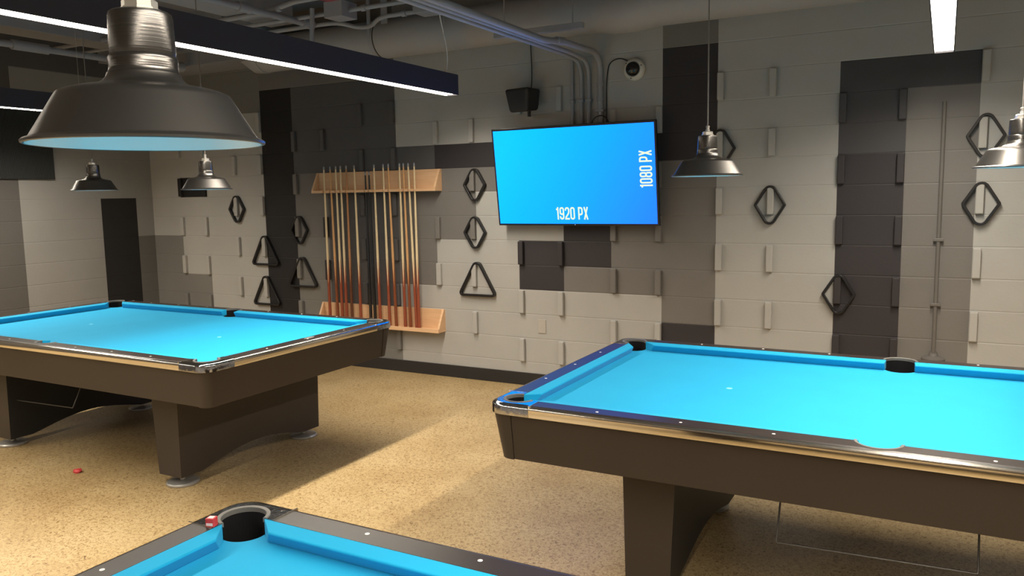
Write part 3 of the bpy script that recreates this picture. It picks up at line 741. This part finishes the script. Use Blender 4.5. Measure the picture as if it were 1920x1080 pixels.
def lettering(txt, height, T, name):
    bm = bmesh.new(); s = height/GH; x = 0; place = []
    for c in txt:
        if c == ' ': x += .55; continue
        g, wd = glyph(c); place.append((x, g)); x += wd+.16
    tot = x-.16
    for n_, (gx, g) in enumerate(place):
        for q, (pts, cl) in enumerate(g):
            L_, R_ = stroke_poly(pts, sw_, cl); n = len(pts); y = -.0016-.0001*q
            A = [bm.verts.new(T(((gx-tot/2+p.x)*s*.92, y, p.y*s))) for p in L_]; B_ = [bm.verts.new(T(((gx-tot/2+p.x)*s*.92, y, p.y*s))) for p in R_]
            for i in range(n if cl else n-1):
                k = (i+1) % n; bm.faces.new((A[i], A[k], B_[k], B_[i]))
    o = obj(name, bm, TXT, scr)
    o.modifiers.new('thick', 'SOLIDIFY').thickness = .0004
    return o
lettering('1920 PX', .098, lambda p: (p[0]-.02, p[1], p[2]+.045), 'screen_lettering')
lettering('1080 PX', .098, lambda p: (-p[2]+sw/2-.025, p[1], p[0]+.42), 'screen_lettering')

# ---------------------------------------------------------------- speaker, dome camera, small wall things
sp_ = thing('wall_speaker', 'black wall speaker up left of the television', 'speaker', (-1.478, -.03, 2.33), (0, 0, 0))
def sp_body():
    bm = bmesh.new()   # wedge cabinet: wide front leaning downward, narrow back
    fr = [(-.150, -.185, .085), (.085, -.235, .085), (.062, -.205, -.098), (-.118, -.160, -.098)]
    bk = [(-.075, -.03, .080), (.115, -.055, .085), (.095, -.055, -.080), (-.065, -.03, -.080)]
    hexa(bm, [fr[3], fr[2], bk[2], bk[3], fr[0], fr[1], bk[1], bk[0]])
    return bm
obj('cabinet', sp_body(), SPK, sp_, bevel=.022, seg=4)
bm = bmesh.new(); box(bm, -.02, .05, -.045, .03, -.03, .03); box(bm, .0, .018, -.07, -.05, -.125, -.06); obj('mounting_bracket', bm, SPK, sp_)
g = obj('badge', cyl(.006, -.004, .0, 12), ALU, sp_); g.location = (-.022, -.1945, .0); g.rotation_euler = (PI/2-.1, 0, -.2)
o = obj('speaker_cable', TB(rounded([(-1.463, -.06, 2.415), (-1.475, -.02, 2.50), (-1.478, -.015, 2.62), (-1.486, -.02, 2.83)], .05), .004, 8), BLACKCABLE)
tag(o, 'black cable running up the wall from the speaker', 'cable')
dm = thing('dome_camera', 'white ringed security dome camera on the wall above the television', 'security camera', (-.620, 0, 2.505), (PI/2, 0, 0))
obj('base_ring', lathe(bmesh.new(), [(0, 0), (.079, 0), (.081, .01), (.080, .032), (.072, .046), (.060, .052), (.054, .050), (0, .046)], 48), CREAMP, dm, smooth=40)
obj('dome', lathe(bmesh.new(), [(.055, .046), (.053, .060), (.046, .076), (.034, .088), (.018, .095), (0, .097)], 40), GLASS, dm, smooth=60)
for a in (.35, 2.45, 4.5): obj('screw', cyl(.0045, .0475, .0515, 10, (.068*math.cos(a), .068*math.sin(a))), TVB, dm)
o = obj('camera_cable', TB(rounded([(-.66, -.008, 2.565), (-.74, -.008, 2.605), (-.825, -.008, 2.575), (-.846, -.008, 2.44), (-.846, -.008, 2.05)], .09), .0042, 8), BLACKCABLE)
tag(o, 'dark cable looping from the dome camera to the conduits', 'cable')
o = obj('television_cable', TB(rounded([(-.80, -.062, 2.04), (-.805, -.062, 2.13), (-.85, -.062, 2.185), (-.93, -.062, 2.17), (-.965, -.062, 2.06)], .06), .004, 8), BLACKCABLE)
tag(o, 'thin cable loop showing above the television top edge', 'cable')
o = obj('cover_plate', BX(-1.455, -1.385, -.006, 0, .452, .567), WALLPLATE, bevel=.002); tag(o, 'blank wall cover plate painted like the pale wall under the television', 'cover plate')

# ---------------------------------------------------------------- conduits to the television
CONDP = mat('grey_wall_paint_on_pipe', (.125, .117, .108), .5)
def conduit(name, pts, r, rad, label, coups=(), straps=(), PIPE=PIPE):
    path = rounded(pts, rad, 8); t = thing(name, label, 'conduit', pts[0], group='conduits on wall and ceiling'); off = Vector(pts[0])
    obj('pipe', TB([p-off for p in path], r, 14), PIPE, t, smooth=50)
    for a, b in coups: obj('coupling', TB([Vector(a)-off, Vector(b)-off], r*1.28, 14), PIPE, t, smooth=50)
    for x, z in straps: obj('strap', BX(x-r*1.6-off.x, x+r*1.6-off.x, -.03-r-off.y, -.0-off.y, z-.009-off.z, z+.009-off.z), PIPE, t, bevel=.003)
    return t
CZc = 2.585
o = conduit('conduit', [(-1.125, -.022, 2.635), (-1.125, -.022, 2.05)], .0125, .1, 'short vertical wall conduit, leftmost above the television', straps=[(-1.125, 2.305)])
conduit('conduit', [(-1.048, -8.8, CZc), (-1.048, -.30, CZc+.03), (-1.048, -.022, CZc+.01), (-1.048, -.022, 2.05)], .0155, .16, 'second conduit from the left, bending down to the television', straps=[(-1.048, 2.305)])
conduit('conduit', [(-.985, -8.8, CZc), (-.985, -.30, CZc+.03), (-.985, -.022, CZc+.01), (-.985, -.022, 2.05)], .0155, .16, 'third conduit from the left, bending down to the television', straps=[(-.985, 2.305)])
conduit('conduit', [(-.890, -8.8, CZc+.01), (-.890, -.95, CZc+.01), (-.890, -.75, CZc+.045), (-.890, -.025, CZc+.06), (-.890, -.025, 2.05)], .0215, .16,
        'thickest right-hand conduit, bending down beside the dome camera cable', coups=[((-.89, -.80, CZc+.036), (-.89, -.70, CZc+.046)), ((-.89, -.025, 2.43), (-.89, -.025, 2.40)), ((-.89, -.025, 2.32), (-.89, -.025, 2.29))], straps=[(-.89, 2.22)])
o = conduit('conduit', [(1.432, -.016, 2.13), (1.432, -.016, .52)], .0125, .1, 'long vertical conduit down the grey column at the right', straps=[], PIPE=CONDP)
for z in (1.26, .84):
    obj('strap', BX(-.03, .03, -.016, .015, z-2.13-.01, z-2.13+.01), CONDP, o, bevel=.003)
obj('floor_flange', lathe(bmesh.new(), [(0, .46-2.13), (.07, .46-2.13), (.07, .485-2.13), (.03, .50-2.13), (.02, .53-2.13), (0, .53-2.13)], 24, (0, .014, 0), PI, 2*PI), CONDP, o, smooth=40)

# ---------------------------------------------------------------- overhead duct, beams and pipes
d = thing('ventilation_duct', 'large grey round air duct running along the top of the back wall', 'duct', (-.2, -.20, 2.92))
def xtube(x0, x1, r, n=40, rr=None): return tube(bmesh.new(), [(x0, 0, 0), (x1, 0, 0)], r, n)
obj('duct_run', tube(bmesh.new(), [(-3.95, 0, 0), (6.7, 0, 0)], .158, 44), DUCT, d, smooth=60)
obj('duct_elbow', tube(bmesh.new(), [(-3.95, 0, 0), (-4.02, 0, .0), (-4.1, -.01, .05), (-4.14, -.02, .16), (-4.15, -.02, .40)], .166, 40), DUCT, d, smooth=60)
for x in (-2.62, -.42, 1.9): obj('hanger_strap', tube(bmesh.new(), [(x-.022, 0, 0), (x+.022, 0, 0)], .162, 44), PIPE, d, smooth=60)
obj('joint_gap', tube(bmesh.new(), [(-2.594, 0, 0), (-2.586, 0, 0)], .1588, 44), POCKET, d, smooth=60)
for x in (-2.62, -.42, 1.9): obj('hanger_rod', BX(x-.014, x+.014, -.165, -.150, .0, ZC-2.92), PIPE, d)
obj('insulation_wrap', tube(bmesh.new(), [(-.62, 0, 0), (-.50, 0, -.010), (-.36, 0, -.012), (-.22, 0, -.004), (-.20, 0, 0)], 0, 40, [.158, .168, .168, .163, .158]), DUCT, d, smooth=60)
struct(obj('trim_1', BX(XL, -4.10, -.42, 0, 2.862, ZC), CEIL, bevel=.003))
bm = bmesh.new(); box(bm, XL, -4.35, -.52, -.42, 2.985, ZC); struct(obj('trim_2', bm, CEIL))
struct(obj('trim_3', BX(-5.62, -5.30, YF, -.53, 3.02, ZC), PIPE, bevel=.004))
struct(obj('trim_4', BX(-3.72, -3.46, YF, -.56, 3.06, ZC), PIPE, bevel=.004))
struct(obj('trim_5', BX(-2.95, 2.2, -1.95, -1.70, 3.10, ZC), CEIL, bevel=.004))
def pipe(pts, r, label, rad=.08, coups=(), name='ceiling_pipe'):
    off = Vector(pts[0]); t = thing(name, label, 'pipe', pts[0], group='pipes under the ceiling')
    obj('pipe', TB([p-off for p in rounded(pts, rad, 8)], r, 14), PIPE, t, smooth=50)
    for a, b in coups: obj('fitting', TB([Vector(a)-off, Vector(b)-off], r*1.45, 14), PIPE, t, smooth=50)
    for y in (): pass
    return t
pipe([(-3.16, -9.2, 3.0), (-3.16, -.66, 3.0)], .026, 'ceiling pipe running toward the back wall behind the long lamp', coups=[((-3.16, -1.45, 3.0), (-3.16, -1.33, 3.0)), ((-3.16, -.78, 3.0), (-3.16, -.66, 3.0))])
pipe([(-6.0, -.64, 3.0), (-3.12, -.64, 3.0), (-2.92, -.62, 3.0), (-2.80, -.50, 2.965), (-2.68, -.50, 2.965), (-2.52, -.60, 3.0), (-2.12, -.60, 3.0)], .017, 'thin ceiling conduit with a wave in it left of the conduits', rad=.09, coups=[((-2.30, -.60, 3.0), (-2.26, -.60, 3.0))])
pipe([(-6.0, -.84, 3.02), (-1.9, -.84, 3.02)], .017, 'thin straight ceiling conduit through the junction box', coups=[((-2.50, -.84, 3.02), (-2.46, -.84, 3.02))])
pipe([(-6.0, -1.05, 3.04), (-3.3, -1.05, 3.04), (-2.95, -1.10, 3.07), (-2.0, -1.12, 3.07)], .020, 'ceiling pipe behind the junction box', coups=[((-3.3, -1.05, 3.04), (-3.1, -1.07, 3.055))])
pipe([(-5.24, -9.2, 2.87), (-5.24, -.80, 2.87)], .028, 'far left ceiling pipe under the grey beam', coups=[((-5.24, -1.90, 2.87), (-5.24, -1.60, 2.87))])
pipe([(-4.93, -.50, 2.84), (-4.93, -.62, 2.84), (-4.93, -.72, 2.92), (-4.93, -.75, 3.1)], .045, 'fat pipe elbow behind the neck of the big lamp', rad=.08)
pipe([(-.72, -.42, 3.12), (-.70, -.42, 3.02), (-.62, -.42, 2.995), (.9, -.42, 3.0)], .026, 'pipe elbow and run above the air duct at the top edge', rad=.06)
pipe([(-2.94, -.90, 3.06), (-2.96, -.90, 2.80)], .018, 'short vertical pipe stub above the long lamp')
o = obj('junction_box', BX(-2.80, -2.62, -.93, -.75, 2.965, 3.085), PIPE, bevel=.004); tag(o, 'square grey junction box under the ceiling left of the conduits', 'junction box')
o = obj('junction_box', BX(-2.16, -2.02, -.66, -.50, 2.975, 3.06), PIPE, bevel=.004); tag(o, 'small grey junction box just behind the conduits at the top', 'junction box')
o = obj('junction_box', BX(-1.98, -1.80, -1.05, -.80, 2.98, 3.12), PIPE, bevel=.004); tag(o, 'grey box under the ceiling beside the conduits, right of the small one', 'junction box')
o = thing('strut_channel', 'grey metal channel hanging under the air duct beside the conduits', 'strut', (-1.2, -.60, 2.745))
obj('channel', BX(-.28, .42, -.021, .021, -.02, .02), PIPE, o, bevel=.002)
for x in (-.2, .34): obj('threaded_rod', TB([(x, 0, .02), (x, 0, ZC-2.745)], .005, 8), PIPE, o)
o = obj('strap_hanger', BX(-2.66, -2.60, -.40, -.39, 3.0, ZC), PIPE); tag(o, 'flat metal strap holding the air duct above the long lamp', 'strap')
o = obj('alarm_box', BX(-2.60, -2.36, -1.30, -1.12, 3.02, 3.10), REDPLASTIC, bevel=.004); tag(o, 'dull red plastic box at the top edge above the junction box', 'alarm box')
# dark ribbed panel on the left wall
lp = thing('louvred_panel', 'black ribbed panel high on the left wall', 'wall panel', (XL+.001, -1.08, 1.812))
obj('backing', BX(0, .02, -1.9, 0, 0, .76), TRIMK, lp)
bm = bmesh.new()
for k in range(150): box(bm, .02, .026, -1.895+k*.0126, -1.895+k*.0126+.0065, .005, .755)
obj('ribs', bm, mat('greenish_black_mesh', (.030, .034, .033), .6), lp)
